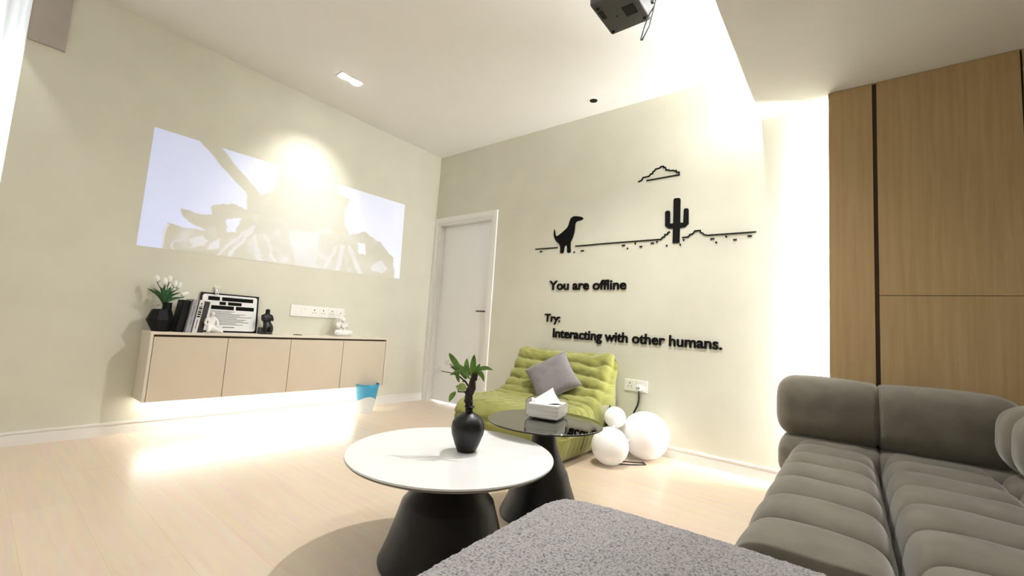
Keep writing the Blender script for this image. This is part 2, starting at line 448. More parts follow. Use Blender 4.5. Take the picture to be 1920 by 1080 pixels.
DIM = dict(
 s1=[(0.314, 0.32), (0.323, 0.309), (0.224, 0.005), (0.214, 0.009)],
 s2=[(0.324, 0.342), (0.333, 0.331), (0.263, 0.003), (0.251, 0.001)],
 s3=[(0.323, 0.246), (0.339, 0.255), (0.37, -0.005), (0.345, -0.003)],
 s4=[(0.363, 0.267), (0.372, 0.272), (0.415, 0.0), (0.403, -0.002)],
 s5=[(0.657, 0.272), (0.668, 0.268), (0.62, 0.014), (0.606, 0.018)],
 s6=[(0.681, 0.32), (0.697, 0.309), (0.683, -0.001), (0.657, -0.004)],
 s7=[(0.703, 0.331), (0.723, 0.321), (0.8, -0.001), (0.768, -0.001)],
 head=[(0.448, 0.345), (0.573, 0.412), (0.572, 0.006), (0.497, -0.003)],
 wh=[(0.129, 0.117), (0.172, 0.168), (0.187, 0.132), (0.176, 0.068), (0.141, 0.045)],
 whr=[(0.845, 0.141), (0.886, 0.196), (0.935, 0.113), (0.892, 0.038), (0.84, 0.051)],
 wc=[(0.061, -0.005), (0.06, 0.11), (0.069, 0.218), (0.075, 0.207), (0.068, 0.1), (0.07, -0.005)],
 ar=[(0.086, 0.04), (0.096, 0.087), (0.138, 0.115), (0.139, 0.101), (0.101, 0.075), (0.092, 0.002)],
 arm=[(0.186, 0.044), (0.214, 0.16), (0.224, 0.158), (0.221, 0.06)])
def inside(poly, u, v):
    c = False; j = len(poly) - 1
    for i in range(len(poly)):
        (xi, yi), (xj, yj) = poly[i], poly[j]
        if (yi > v) != (yj > v) and u < (xj - xi) * (v - yi) / (yj - yi) + xi: c = not c
        j = i
    return c
BB = {k: (min(p[0] for p in q), max(p[0] for p in q), min(p[1] for p in q), max(p[1] for p in q)) for k, q in {**PIC, **DIM}.items()}
def pic_light(u, v):
    def hit(d):
        for k, q in d.items():
            b = BB[k]
            if b[0] <= u <= b[1] and b[2] <= v <= b[3] and inside(q, u, v): return True
        return False
    u0, v0 = u, v
    k = .35 if v > .62 else 1.0
    u += k * (.009 * noise.noise((u0 * 26, v0 * 12, 5.5)) + .004 * noise.noise((u0 * 70, v0 * 32, 2.5)))
    v += k * (.020 * noise.noise((u0 * 26, v0 * 12, 8.5)) + .010 * noise.noise((u0 * 70, v0 * 32, 6.5)))
    if u0 < .004 or u0 > .996: u, v = u0, v0
    if hit(PIC): return (.29 + .18 * u, .43 + .12 * u, 1.0), 1.0 - .18 * max(0, v - .3) + .15 * u
    n = noise.noise((u * 9, v * 5, 3.1))
    if hit(DIM): return (.50, .58, 1.0), .55 + .2 * n
    tex = .06 + .55 * max(0, noise.noise((u0 * 22, v0 * 9, 7.7)) - .12) + .30 * max(0, n) + .10 * max(0, noise.noise((u * 34, v * 15, 1.7)))
    # engine and fairing in the middle of the picture are a lighter grey than the dark windscreen bar
    mid = exp(-((u - .52) / .17) ** 2) * (1.0 if v < .55 else max(0, 1 - (v - .55) * 2))
    return (.50, .58, .95), max(.0, tex * (1 if v < .45 else .35) + .22 * mid)
NU, NV = 400, 190
CORN = [Vector((0, -2.745, 1.317)), Vector((0, -.470, 1.377)), Vector((0, -.486, 2.226)), Vector((0, -2.740, 2.197))]   # bl br tr tl
vs = []; cols = []; fs = []
for j in range(NV + 1):
    for i in range(NU + 1):
        u, v = i / NU, j / NV
        p = CORN[0].lerp(CORN[1], u).lerp(CORN[3].lerp(CORN[2], u), v)
        vs.append((.0015, p.y, p.z))
        acc = Vector((0, 0, 0))
        for du, dv in ((-.25, -.25), (.25, -.25), (.25, .25), (-.25, .25)):
            c, s = pic_light(min(1, max(0, u + du / NU)), min(1, max(0, v + dv / NV)))
            acc += Vector(c) * s * .25
        cols.append(acc)
for j in range(NV):
    for i in range(NU):
        a = j * (NU + 1) + i
        fs.append((a, a + 1, a + NU + 2, a + NU + 1))
pm = mat('projected_light', WALL_A, 0.75, spec=0.25)
noisy(pm, WALL_A, WALL_B, 3)
N, L, B = nodes(pm)
at = N.new('ShaderNodeAttribute'); at.attribute_name = 'picture'
L.new(at.outputs['Color'], B.inputs['Emission Color']); B.inputs['Emission Strength'].default_value = E_PROJ
pb = MB(); pb.add(vs, fs)
po = pb.build('projected_picture', pm, None, True, False)
ca = po.data.color_attributes.new('picture', 'FLOAT_COLOR', 'POINT')
for k, c in enumerate(cols): ca.data[k].color = (c.x, c.y, c.z, 1)
tag(po, 'pale projected picture of a motorcycle front on the left wall', 'projection')

# ------------------------------------------------------------------ projector
px0, px1, py0, py1, pz0, pz1 = 2.990, 3.205, -1.72, -1.465, 2.50, 2.66
pr = thing('projector', (3.1, -1.59, pz0), 'dark grey cube projector hanging from the ceiling', 'projector')
MB().box(px0, px1, py0, py1, pz0, pz1, .012, 3).build('body', 'projector', pr, 40)
MB().box(3.115, 3.175, -1.625, -1.555, pz0 - .002, pz0 + .004, .001).build('vent', 'black', pr)
for x, y in ((3.01, -1.49), (3.185, -1.50), (3.015, -1.68), (3.185, -1.695)):
    MB().lathe((x, y, pz0 - .006), [(.007, 0), (.009, .002), (.009, .008)], 16).build('foot', 'black', pr)
MB().lathe((3.075, -1.585, pz0 - .002), [(.004, 0), (.005, .004)], 12).build('screw', 'black', pr)
MB().box(3.005, 3.03, -1.66, -1.60, pz0 - .0015, pz0 + .004, .001).build('slot', 'black', pr)
ln = MB(); ln.lathe((0, 0, 0), [(.03, 0), (.034, .004), (.034, .016), (.026, .02), (.024, .012), (0, .010)], 32, False)
ln.v = [(px0 - z, -1.53 + x, pz0 + .09 + y) for x, y, z in ln.v]
ln.build('lens', 'black_gloss', pr, 40)
MB().tube([(3.10, -1.60, pz1 - .005), (3.10, -1.60, H - .02)], .014, 16).lathe((3.10, -1.60, H - .024), [(.05, 0), (.052, .004), (.052, .022)], 32).build('ceiling_mount', 'projector', pr, 40)
MB().tube([(3.195, -1.56, 2.60), (3.235, -1.55, 2.585), (3.262, -1.548, 2.545), (3.25, -1.548, 2.50), (3.225, -1.55, 2.46), (3.206, -1.558, 2.395), (3.196, -1.562, 2.338), (3.203, -1.566, 2.332), (3.232, -1.556, 2.400), (3.246, -1.55, 2.47), (3.256, -1.548, 2.52), (3.250, -1.55, 2.60), (3.21, -1.57, 2.72), (3.13, -1.59, 2.80), (3.105, -1.6, 2.9)], .0038, 8).tube([(3.195, -1.52, 2.62), (3.225, -1.54, 2.555), (3.262, -1.55, 2.545), (3.275, -1.55, 2.60), (3.22, -1.57, 2.75), (3.11, -1.598, 2.86)], .0025, 8).box(3.236, 3.250, -1.560, -1.546, 2.515, 2.53, .002).build('cable', 'cable', pr, 60)

# ------------------------------------------------------------------ wall graphics
def text_line(s, x0, x1, z, cap, label, name='wall_lettering'):
    """one line of raised letters on the back wall, each letter its own mesh"""
    root = thing(name, ((x0 + x1) / 2, 0, z), label, 'wall lettering')
    infos = []
    cu0 = bpy.data.curves.new('letters', 'FONT'); cu0.body = s; cu0.size = 1; cu0.extrude = .03; cu0.bevel_depth = .025; cu0.bevel_resolution = 0; cu0.space_character = .98
    ob = bpy.data.objects.new('letters', cu0)
    COL.objects.link(ob)
    bpy.context.view_layer.update()
    me = bpy.data.meshes.new_from_object(ob.evaluated_get(bpy.context.evaluated_depsgraph_get()))
    bpy.data.objects.remove(ob)
    b = bmesh.new(); b.from_mesh(me)
    bmesh.ops.remove_doubles(b, verts=b.verts, dist=1e-5)
    # islands, merged into letters by horizontal overlap
    seen = set(); isl = []
    for f in b.faces:
        if f in seen: continue
        st = [f]; seen.add(f); grp = []
        while st:
            q = st.pop(); grp.append(q)
            for e in q.edges:
                for g in e.link_faces:
                    if g not in seen: seen.add(g); st.append(g)
        xs = [v.co.x for q in grp for v in q.verts]
        isl.append([min(xs), max(xs), grp])
    isl.sort(key=lambda t: t[0])
    merged = []
    for a in isl:
        if merged and a[0] < merged[-1][1] - .03 and (a[1] - a[0] < .25 or merged[-1][1] - merged[-1][0] < .25) and abs((a[0] + a[1]) - (merged[-1][0] + merged[-1][1])) < .12:
            merged[-1][1] = max(a[1], merged[-1][1]); merged[-1][2] += a[2]
        else: merged.append(a)
    X0 = min(a[0] for a in merged); X1 = max(a[1] for a in merged)
    sx = (x1 - x0) / (X1 - X0)
    capn = .78
    sz = cap / capn
    for a in merged:
        nb = bmesh.new(); mp = {}
        for q in a[2]:
            vv = []
            for v in q.verts:
                if v.index not in mp or True:
                    key = v
                    if key not in mp: mp[key] = nb.verts.new((x0 + (v.co.x - X0) * sx, -.0075 - v.co.z * .135, z + v.co.y * sz))
                    vv.append(mp[key])
            try: nb.faces.new(vv)
            except ValueError: pass
        MB().bm(nb).build('letter', 'letter', root)
    b.free(); bpy.data.meshes.remove(me)
    return root
text_line('You are offline', 1.712, 2.495, 1.296, .094, 'raised black wall letters reading You are offline')
text_line('Try:', 1.682, 1.856, .992, .080, 'raised black wall letters reading Try:, above the green chair')
text_line('Interacting with other humans.', 1.786, 3.250, .848, .092, 'raised black wall letters reading Interacting with other humans.')

UX, UZ, UN = (1, 0, 0), (0, 0, 1), (0, -1, 0)
def decal(poly, name, parent=None):
    return MB().prism(poly, (0, -.0005, 0), UX, UZ, UN, .009).build(name, 'letter', parent)
def ribbon(pts, wd):
    """polyline widened into a polygon"""
    L_ = []; R_ = []
    for i, p in enumerate(pts):
        a = Vector(pts[max(i - 1, 0)]); c = Vector(pts[min(i + 1, len(pts) - 1)]); p = Vector(p)
        t1 = (p - a) if i else (c - p); t2 = (c - p) if i < len(pts) - 1 else (p - a)
        t = (t1.normalized() + t2.normalized()).normalized(); n = Vector((-t.y, t.x))
        k = 1 / max(.5, n.dot(Vector((-t1.normalized().y, t1.normalized().x))))
        L_.append(tuple(p + n * wd * k)); R_.append(tuple(p - n * wd * k))
    return L_ + R_[::-1]
g = thing('desert_ground_decal', (2.49, 0, 1.70), 'black desert ground line with dashes and dots on the back wall', 'wall decal')
decal(ribbon([(1.522, 1.704), (1.783, 1.702)], .0045), 'ground_line', g)
decal(ribbon([(1.978, 1.703), (2.304, 1.706), (2.777, 1.705), (2.786, 1.721), (2.803, 1.723), (2.806, 1.742), (2.826, 1.743), (2.83, 1.758), (2.846, 1.76)], .0045), 'ground_line', g)
decal(ribbon([(2.942, 1.706), (2.989, 1.707), (3.002, 1.725), (3.023, 1.729), (3.038, 1.751), (3.078, 1.751), (3.08, 1.733), (3.097, 1.728), (3.104, 1.716), (3.128, 1.708), (3.459, 1.705)], .0045), 'ground_line', g)
for x0, x1, z in ((1.578, 1.605, 1.675), (2.037, 2.068, 1.655), (2.438, 2.467, 1.677), (2.596, 2.619, 1.656), (2.691, 2.718, 1.678), (3.152, 3.181, 1.678), (3.31, 3.334, 1.658), (3.404, 3.432, 1.678)):
    decal([(x0, z - .005), (x1, z - .005), (x1, z + .005), (x0, z + .005)], 'ground_dash', g)
for x, z in ((1.968, 1.647), (2.558, 1.687), (2.49, 1.648), (2.743, 1.686), (2.823, 1.649), (2.93, 1.649), (2.954, 1.686), (3.194, 1.648), (3.262, 1.687)):
    decal([(x + .0065 * cos(q * pi / 6), z + .0075 * sin(q * pi / 6)) for q in range(12)], 'ground_dot', g)
tag(decal([(2.87, 1.666), (2.869, 1.787), (2.835, 1.789), (2.806, 1.812), (2.803, 1.927), (2.81, 1.937), (2.833, 1.938), (2.843, 1.926), (2.845, 1.829), (2.87, 1.827), (2.868, 2.024), (2.877, 2.034), (2.914, 2.031), (2.922, 2.02), (2.924, 1.828), (2.948, 1.825), (2.95, 1.93), (2.958, 1.94), (2.982, 1.937), (2.987, 1.926), (2.99, 1.814), (2.962, 1.789), (2.923, 1.787), (2.924, 1.664)], 'cactus_decal'), 'black cactus cut-out with two arms on the back wall', 'wall decal')
tag(decal(ribbon([(2.562, 2.222), (2.593, 2.232), (2.605, 2.255), (2.655, 2.256), (2.671, 2.275), (2.687, 2.274), (2.69, 2.293), (2.701, 2.294), (2.713, 2.311), (2.741, 2.311), (2.754, 2.323), (2.776, 2.322), (2.778, 2.31), (2.792, 2.31), (2.8, 2.284), (2.822, 2.283), (2.827, 2.274), (2.86, 2.272), (2.865, 2.264), (2.882, 2.266), (2.884, 2.25), (2.905, 2.249), (2.906, 2.226), (2.635, 2.223)], .0045), 'cloud_decal'), 'black cloud outline on the back wall above the cactus', 'wall decal')
# a plain long-necked dinosaur, smooth outline
dino_ctrl = [(1.736, 1.885), (1.748, 1.84), (1.765, 1.815), (1.80, 1.83), (1.845, 1.86), (1.885, 1.895), (1.90, 1.94), (1.915, 1.975), (1.945, 1.990), (1.99, 1.985), (2.035, 1.972), (2.045, 1.955), (2.02, 1.945), (1.985, 1.94), (1.965, 1.92), (1.962, 1.88), (1.958, 1.84), (1.945, 1.79), (1.925, 1.745), (1.925, 1.70), (1.928, 1.65), (1.895, 1.65), (1.89, 1.70), (1.875, 1.72), (1.858, 1.70), (1.85, 1.65), (1.817, 1.65), (1.815, 1.70), (1.800, 1.735), (1.765, 1.765), (1.742, 1.80), (1.732, 1.84)]
def smooth_closed(P, k=4):
    o = []
    n = len(P)
    for i in range(n):
        p0, p1, p2, p3 = (Vector(P[(i + q) % n]) for q in (-1, 0, 1, 2))
        for s in range(k):
            t = s / k
            o.append(tuple(.5 * ((2 * p1) + (p2 - p0) * t + (2 * p0 - 5 * p1 + 4 * p2 - p3) * t * t + (3 * p1 - p0 - 3 * p2 + p3) * t ** 3)))
    return o
tag(decal(smooth_closed(dino_ctrl), 'dinosaur_decal'), 'black dinosaur cut-out standing on the ground line of the back wall', 'wall decal')

# ------------------------------------------------------------------ wardrobe panelling on the right
wd = thing('wood_wardrobe', (4.6, YW, 0), 'floor to ceiling oak wood wardrobe front behind the grey sofa', 'wardrobe')
MB().box(XW + .03, XR - .001, YW + .024, -.075, 0.001, SOF - .001).build('carcass', 'gap', wd)
MB().box(XW, 4.100, YW, YW + .022, .001, SOF - .002, .001).build('filler_panel', 'wood', wd)
JZ = 1.232
for z0, z1 in ((JZ + .0015, SOF - .002), (.06, JZ - .0015)):
    MB().box(4.121, 4.700, YW, YW + .022, z0, z1, .001).build('wardrobe_door', 'wood', wd)
    MB().box(4.708, XR - .002, YW, YW + .022, z0, z1, .001).build('wardrobe_door', 'wood', wd)

# ------------------------------------------------------------------ floating cabinet
CT = .720; CB = .245; CX = .25; CY0, CY1 = -2.645, -.727
cbn = thing('wall_cabinet', (.125, (CY0 + CY1) / 2, CB), 'long beige floating wall cabinet with four doors', 'cabinet')
MB().box(.001, CX, CY0, CY1, CT - .018, CT, .0015).box(.001, CX, CY0, CY0 + .018, CB, CT - .018, .0015).box(.001, CX, CY1 - .018, CY1, CB, CT - .018, .0015).box(.001, CX - .02, CY0 + .018, CY1 - .018, CB, CB + .016).box(.001, .012, CY0 + .018, CY1 - .018, CB + .016, CT - .018).build('body', 'cab_case', cbn)
MB().box(.012, CX - .03, CY0 + .02, CY1 - .02, CT - .06, CT - .02).build('shade_strip', 'gap', cbn)  # dark strip colouring in the shade below the top's lip
edges = [CY0 + .020, -2.174, -1.700, -1.216, CY1 - .020]
for i in range(4):
    MB().box(CX - .022, CX - .003, edges[i] + .002, edges[i + 1] - .002, CB - .002, CT - .034, .001).build('cabinet_door', 'cab', cbn)

# socket strip on the left wall
ss = thing('socket_strip', (0, -1.362, .938), 'long white strip of six wall sockets above the cabinet', 'wall socket')
MB().box(0, .010, -1.627, -1.098, .886, .988, .003).build('face_plate', 'white_plastic', ss)
for i in range(6):
    yc = -1.627 + .0882 * (i + .5)
    md_ = MB().box(.0095, .0112, yc - .038, yc + .038, .899, .975, .001).build('socket_module', 'white_plastic', ss)
    if i >= 2:
        hb = MB()
        if i < 5: hb.box(.0108, .0116, yc - .004, yc + .004, .945, .960).box(.0108, .0116, yc - .017, yc - .009, .922, .929).box(.0108, .0116, yc + .009, yc + .017, .922, .929)
        else: hb.box(.0108, .0116, yc - .006, yc + .006, .930, .944)
        hb.build('socket_holes', 'dark', md_)
    elif i == 1: MB().box(.0108, .0114, yc - .006, yc + .006, .955, .958).build('socket_holes', 'dark', md_)

# things on the cabinet top (z = CT)
vx, vy = .135, -2.572
v = thing('flower_vase', (vx, vy, CT), 'black faceted vase on the left end of the cabinet', 'vase')
vb = MB(); vs = []; fs = []
SEC = [(0, -.045, .050, .045), (.004, -.048, .053, .048), (.075, -.083, .068, .068), (.082, -.083, .068, .068), (.150, -.060, .048, .052), (.156, -.050, .045, .045), (.158, -.004, .047, .026), (.200, -.003, .046, .025), (.206, -.006, .049, .028), (.204, .002, .041, .020), (.160, .002, .041, .020)]
for z, l_, r_, dp in SEC:
    for k in range(8):
        a = 2 * pi * (k + .5) / 8
        vs.append((vx + dp * cos(a), vy + (l_ + r_) / 2 + (r_ - l_) / 2 * sin(a) / cos(pi / 8), CT + z))
for k in range(len(SEC) - 1):
    for i in range(8):
        j = (i + 1) % 8; fs.append((k * 8 + i, k * 8 + j, k * 8 + 8 + j, k * 8 + 8 + i))
fs.append(tuple(range(7, -1, -1))); fs.append(tuple((len(SEC) - 1) * 8 + i for i in range(8)))
vb.add(vs, fs); vb.build('body', 'black', v)
bq = thing('tulip_bouquet', (vx, vy, CT + .19), 'bunch of white tulips with green leaves in the black vase', 'flowers')
random.seed(3)
heads = [(-.055, .370, -.01), (-.018, .355, .03), (.018, .375, -.02), (.048, .345, .0), (.078, .335, -.02), (.115, .277, .0), (.0, .345, -.03)]
stems = MB()
for hy, hz, hx in heads:
    b0 = Vector((vx, vy, CT + .17)); b1 = Vector((vx + hx, vy + hy, CT + hz - .02))
    md = (b0 + b1) / 2 + Vector((0, -hy * .25, .012))
    stems.tube([b0, md, b1], .0028, 6)
stems.build('stem', 'leaf_dark', bq)
def leaf(mb, base, tip, width, bend=Vector((0, 0, .02)), side=None, n=8, fold=.25):
    base = Vector(base); tip = Vector(tip); d_ = tip - base
    if side is None: side = d_.cross(CF)
    side = Vector(side).normalized(); nrm = d_.normalized().cross(side)
    vs = []; fs = []
    for i in range(n + 1):
        t = i / n
        c = base + d_ * t + bend * (4 * t * (1 - t))
        wv = width * (sin(pi * min(1, t * .92 + .06)) ** .8) * (1 if t < .97 else .2)
        vs += [c - side * wv + nrm * wv * fold, c, c + side * wv + nrm * wv * fold]
    for i in range(n):
        for k in (0, 1):
            a = i * 3 + k
            fs.append((a, a + 1, a + 4, a + 3))
    mb.add(vs, fs)
lf = MB()
for ty, tz, tx in ((-.105, .295, .0), (-.08, .30, .03), (-.045, .315, .04), (-.01, .32, -.02), (.02, .32, .04), (.055, .30, .02), (.095, .285, -.01), (.105, .25, .03), (-.065, .28, -.03), (.03, .30, -.04)):
    leaf(lf, (vx, vy, CT + .18), (vx + tx, vy + ty, CT + tz), .013, Vector((0, -ty * .22, .012)), (0, 1, 0) if abs(ty) < .05 else None)
lo = lf.build('foliage', 'leaf_dark', bq, True, False); lo.modifiers.new('thick', 'SOLIDIFY').thickness = .0012
for hy, hz, hx in heads:
    hb = MB()
    tilt = Matrix.Rotation(-hy * (4.0 if hz > .3 else 9), 3, 'X')
    for k in range(5):
        a = 2 * pi * k / 5
        def fn(u, p, a=a): return Vector((p.x * (1 - .35 * u.z), p.y * (1 - .35 * u.z), p.z))
        q = tilt @ Vector((cos(a) * .0055, sin(a) * .0055, 0))
        hb.puff(Vector((vx + hx, vy + hy, CT + hz)) + q, (.0105, .0105, .026), 2.0, 6, fn, tilt)
    hb.build('tulip_head', 'petal', bq, True)

# books leaning to the right against the framed board
def book(y0, th, h, dep, m, label, lean=.11, title=None, name='book'):
    t = thing(name, (.06, y0, CT), label, 'book', 'books standing on the cabinet')
    R_ = Matrix.Rotation(-lean, 3, 'X')
    base = Vector((.055, y0, CT + .0005))
    def xf(mb, lift=0):
        mb.v = [tuple(base + R_ @ Vector(p)) for p in mb.v]; return mb
    c = MB(); c.box(0, dep, 0, .0025, 0, h).box(0, dep, th - .0025, th, 0, h).box(dep - .003, dep, 0, th, 0, h)
    xf(c).build('cover', m, t)
    xf(MB().box(.003, dep - .003, .0026, th - .0026, .003, h - .003)).build('pages', 'paper', t)
    if title:
        for z0, z1, a, b_ in title:
            xf(MB().box(dep - .0002, dep + .0006, th * a, th * b_, z0, z1)).build('spine_mark', 'ink' if m == 'book_white' else 'grey_ink', t)
    return t
book(-2.498, .047, .235, .135, 'book_black', 'thick black book next to the flower vase')
book(-2.449, .038, .243, .16, 'book_grey', 'grey book between the black book and the white book', title=[(.11, .20, .42, .5), (.06, .10, .5, .58)])
book(-2.409, .035, .243, .165, 'book_white', 'white book with black spine marks among the darker books',
     title=[(.115, .126, .2, .8), (.132, .143, .2, .8), (.149, .160, .2, .8), (.166, .172, .2, .8), (.178, .189, .2, .8), (.195, .200, .2, .8), (.21, .222, .4, .6), (.03, .10, .45, .55)])
book(-2.372, .046, .238, .115, 'book_brown', 'dark brown book next to the framed poster')

# framed poster leaning on the wall, with a plain block layout
fy0, fy1, fh = -2.325, -1.905, .309
po = thing('framed_poster', (.03, (fy0 + fy1) / 2, CT), 'white poster with black type on a black board leaning on the wall', 'poster')
LEAN = .10
def pf(mb):
    mb.v = [(.043 + x * cos(LEAN) - z * sin(LEAN), y, CT + .001 + z * cos(LEAN) + x * sin(LEAN)) for x, y, z in mb.v]; return mb
pf(MB().box(-.006, .006, fy0, fy1, 0, fh, .001)).build('board', 'black', po)
def rrect(y0, y1, z0, z1, r):
    o = []
    for cy_, cz_, a0 in ((y1 - r, z1 - r, 0), (y0 + r, z1 - r, 90), (y0 + r, z0 + r, 180), (y1 - r, z0 + r, 270)):
        for k in range(7):
            a = radians(a0 + 15 * k); o.append((cy_ + r * cos(a), cz_ + r * sin(a)))
    return o
pf(MB().prism(rrect(fy0 + .012, fy1 - .014, .012, fh - .012, .02), (.0062, 0, 0), (0, 1, 0), (0, 0, 1), (1, 0, 0), .0012)).build('sheet', 'paper', po)
hl = MB()
for z0, z1, blocks in ((.250, .281, ((.05, .13), (.145, .375))), (.217, .243, ((.13, .175), (.19, .29))), (.180, .211, ((.03, .055), (.075, .235), (.25, .385)))):
    for a, b_ in blocks: hl.box(.0073, .0080, fy0 + a, fy0 + b_, z0, z1)
pf(hl).build('headline_block', 'ink', po)
tx = MB()
for k, ln_ in enumerate((.17, .15, .25, .21, .30, .19, .26, .24, .28, .19, .24)):
    tx.box(.0073, .0078, fy0 + .072, fy0 + .072 + ln_, .166 - k * .0105 - .0022, .166 - k * .0105 + .0022)
tx.box(.0073, .0078, fy0 + .165, fy0 + .25, .036, .043)
pf(tx).build('text_block', 'grey_ink', po)
# tiny figurine sitting on the board's top edge
fx, fyy, fz = .018, -2.225, CT + fh * cos(LEAN) + .0015
fg = MB()
fg.puff((fx, fyy, fz + .018), (.009, .010, .020), 2.2, 6).puff((fx + .002, fyy + .004, fz + .044), (.0085, .0085, .010), 2.0, 6)
fg.tube([(fx, fyy + .006, fz + .030), (fx, fyy + .018, fz + .046), (fx, fyy + .026, fz + .062)], [.004, .0035, .002], 6)
fg.tube([(fx, fyy - .006, fz + .030), (fx, fyy - .013, fz + .048), (fx, fyy - .010, fz + .058)], [.004, .0035, .002], 6)
fg.tube([(fx + .004, fyy - .004, fz + .006), (fx + .02, fyy - .006, fz + .006), (fx + .026, fyy - .008, fz - .016)], [.005, .0045, .0035], 6)
fg.tube([(fx + .004, fyy + .005, fz + .006), (fx + .02, fyy + .007, fz + .006), (fx + .026, fyy + .008, fz - .014)], [.005, .0045, .0035], 6)
tag(fg.build('figurine', 'ceramic', None, True), 'tiny white figurine sitting on the poster top edge', 'figurine')

def skin_body(name, m, joints, links, sub=2, parent=None):
    """one continuous figure grown with a Skin modifier"""
    me = bpy.data.meshes.new(name)
    keys = list(joints)
    me.from_pydata([joints[k][0] for k in keys], [(keys.index(a), keys.index(b)) for a, b in links], [])
    o = bpy.data.objects.new(name, me); COL.objects.link(o)
    md = o.modifiers.new('skin', 'SKIN'); md.use_smooth_shade = True
    sv = me.skin_vertices[0].data if me.skin_vertices else None
    if sv is None:
        b = bmesh.new(); b.from_mesh(me); b.verts.layers.skin.verify(); b.to_mesh(me); b.free(); sv = me.skin_vertices[0].data
    for i, k in enumerate(keys):
        r = joints[k][1]; sv[i].radius = (r, r) if not isinstance(r, tuple) else r
        sv[i].use_root = (i == 0)
    s = o.modifiers.new('sub', 'SUBSURF'); s.levels = sub; s.render_levels = sub
    me.materials.append(M[m])
    bpy.context.view_layer.update()
    ev = bpy.data.meshes.new_from_object(o.evaluated_get(bpy.context.evaluated_depsgraph_get()))
    ev.materials.clear(); ev.materials.append(M[m]); ev.shade_smooth()
    bpy.data.objects.remove(o); bpy.data.meshes.remove(me)
    n = bpy.data.objects.new(name, ev); COL.objects.link(n)
    return n
def fig(px, py, pz, s, J):
    return {k: (Vector((px + p[0] * s, py + p[1] * s, pz + p[2] * s)), (r * s if not isinstance(r, tuple) else tuple(q * s for q in r))) for k, (p, r) in J.items()}

# white seated figure in front of the poster
J = {'hip': ((0, 0, .30), .20), 'waist': ((0, 0, .56), .17), 'chest': ((0, 0, .80), .20), 'neck': ((0, 0, 1.00), .09), 'head': ((.03, .02, 1.16), .15), 'top': ((.03, .02, 1.27), .10),
     'kl': ((.34, -.20, .26), .13), 'fl': ((.42, -.24, .06), .10), 'kr': ((.20, .34, .20), .13), 'fr': ((.22, .60, .08), .10),
     'sl': ((0, -.22, .86), .09), 'el': ((.06, -.34, .60), .075), 'hl': ((.20, -.24, .42), .06),
     'sr': ((0, .22, .86), .09), 'er': ((.10, .32, .62), .075), 'hr': ((.24, .26, .40), .06)}
LK = [('hip', 'waist'), ('waist', 'chest'), ('chest', 'neck'), ('neck', 'head'), ('head', 'top'), ('hip', 'kl'), ('kl', 'fl'), ('hip', 'kr'), ('kr', 'fr'), ('chest', 'sl'), ('sl', 'el'), ('el', 'hl'), ('chest', 'sr'), ('sr', 'er'), ('er', 'hr')]
o = skin_body('seated_figurine', 'ceramic', fig(.178, -2.280, CT - .004, .128, J), LK)
tag(o, 'white ceramic seated figurine in front of the poster', 'figurine')
# black sculpture of a seated person with folded arms
bs = thing('black_sculpture', (.12, -1.862, CT), 'small black sculpture of a seated person with folded arms', 'sculpture')
J2 = {'hip': ((0, 0, .44), .24), 'waist': ((0, 0, .66), .17), 'chest': ((0, 0, .92), .19), 'neck': ((0, .0, 1.14), .085), 'head': ((.02, .0, 1.31), .145), 'top': ((.02, .0, 1.40), .085),
      'kl': ((.26, -.12, .42), .16), 'fl': ((.28, -.12, .10), .13), 'kr': ((.26, .14, .42), .16), 'fr': ((.28, .14, .10), .13),
      'sl': ((0, -.24, 1.00), .085), 'el': ((.12, -.27, .74), .075), 'hl': ((.22, .06, .82), .06),
      'sr': ((0, .24, 1.00), .085), 'er': ((.12, .27, .76), .075), 'hr': ((.23, -.04, .90), .06)}
o = skin_body('figure', 'black_gloss', fig(.115, -1.862, CT, .152, J2), LK); o.parent = bs; o.location = -ORIG[bs.name]
MB().box(.075, .155, -1.912, -1.820, CT, CT + .055, .006).build('plinth', 'black_gloss', bs)
dsk = MB().lathe((.12, -1.592, CT), [(.034, 0), (.036, .003), (.034, .006), (.0, .006)], 32); tag(dsk.build('cable_grommet', 'dark', None, 40), 'small dark round disc on the cabinet top', 'cable cover')
# white bear figurine
bx, by = .12, -1.188
br = thing('bear_figurine', (bx, by, CT), 'white bear figurine sitting at the right end of the cabinet', 'figurine')
J3 = {'hip': ((0, 0, .28), .27), 'chest': ((0, 0, .58), .25), 'neck': ((0, 0, .78), .17), 'head': ((.02, 0, .98), .25), 'top': ((.02, 0, 1.08), .20),
      'kl': ((.28, -.30, .20), .17), 'fl': ((.46, -.50, .20), .19), 'kr': ((.28, .30, .20), .17), 'fr': ((.46, .52, .20), .19),
      'sl': ((.04, -.26, .64), .12), 'el': ((.18, -.32, .54), .11), 'hl': ((.30, -.16, .52), .10),
      'sr': ((.04, .26, .64), .12), 'er': ((.18, .32, .54), .11), 'hr': ((.30, .16, .52), .10)}
LK3 = [('hip', 'chest'), ('chest', 'neck'), ('neck', 'head'), ('head', 'top'), ('hip', 'kl'), ('kl', 'fl'), ('hip', 'kr'), ('kr', 'fr'), ('chest', 'sl'), ('sl', 'el'), ('el', 'hl'), ('chest', 'sr'), ('sr', 'er'), ('er', 'hr')]
o = skin_body('body', 'ceramic', fig(bx, by, CT, .17, J3), LK3); o.parent = br; o.location = -ORIG[br.name]
for s in (-1, 1): MB().puff((bx, by + s * .028, CT + .206), (.010, .014, .014), 2, 6).build('ear', 'ceramic', br, True)
MB().puff((bx + .040, by, CT + .152), (.014, .017, .013), 2, 6).build('muzzle', 'ceramic', br, True)
hh = []
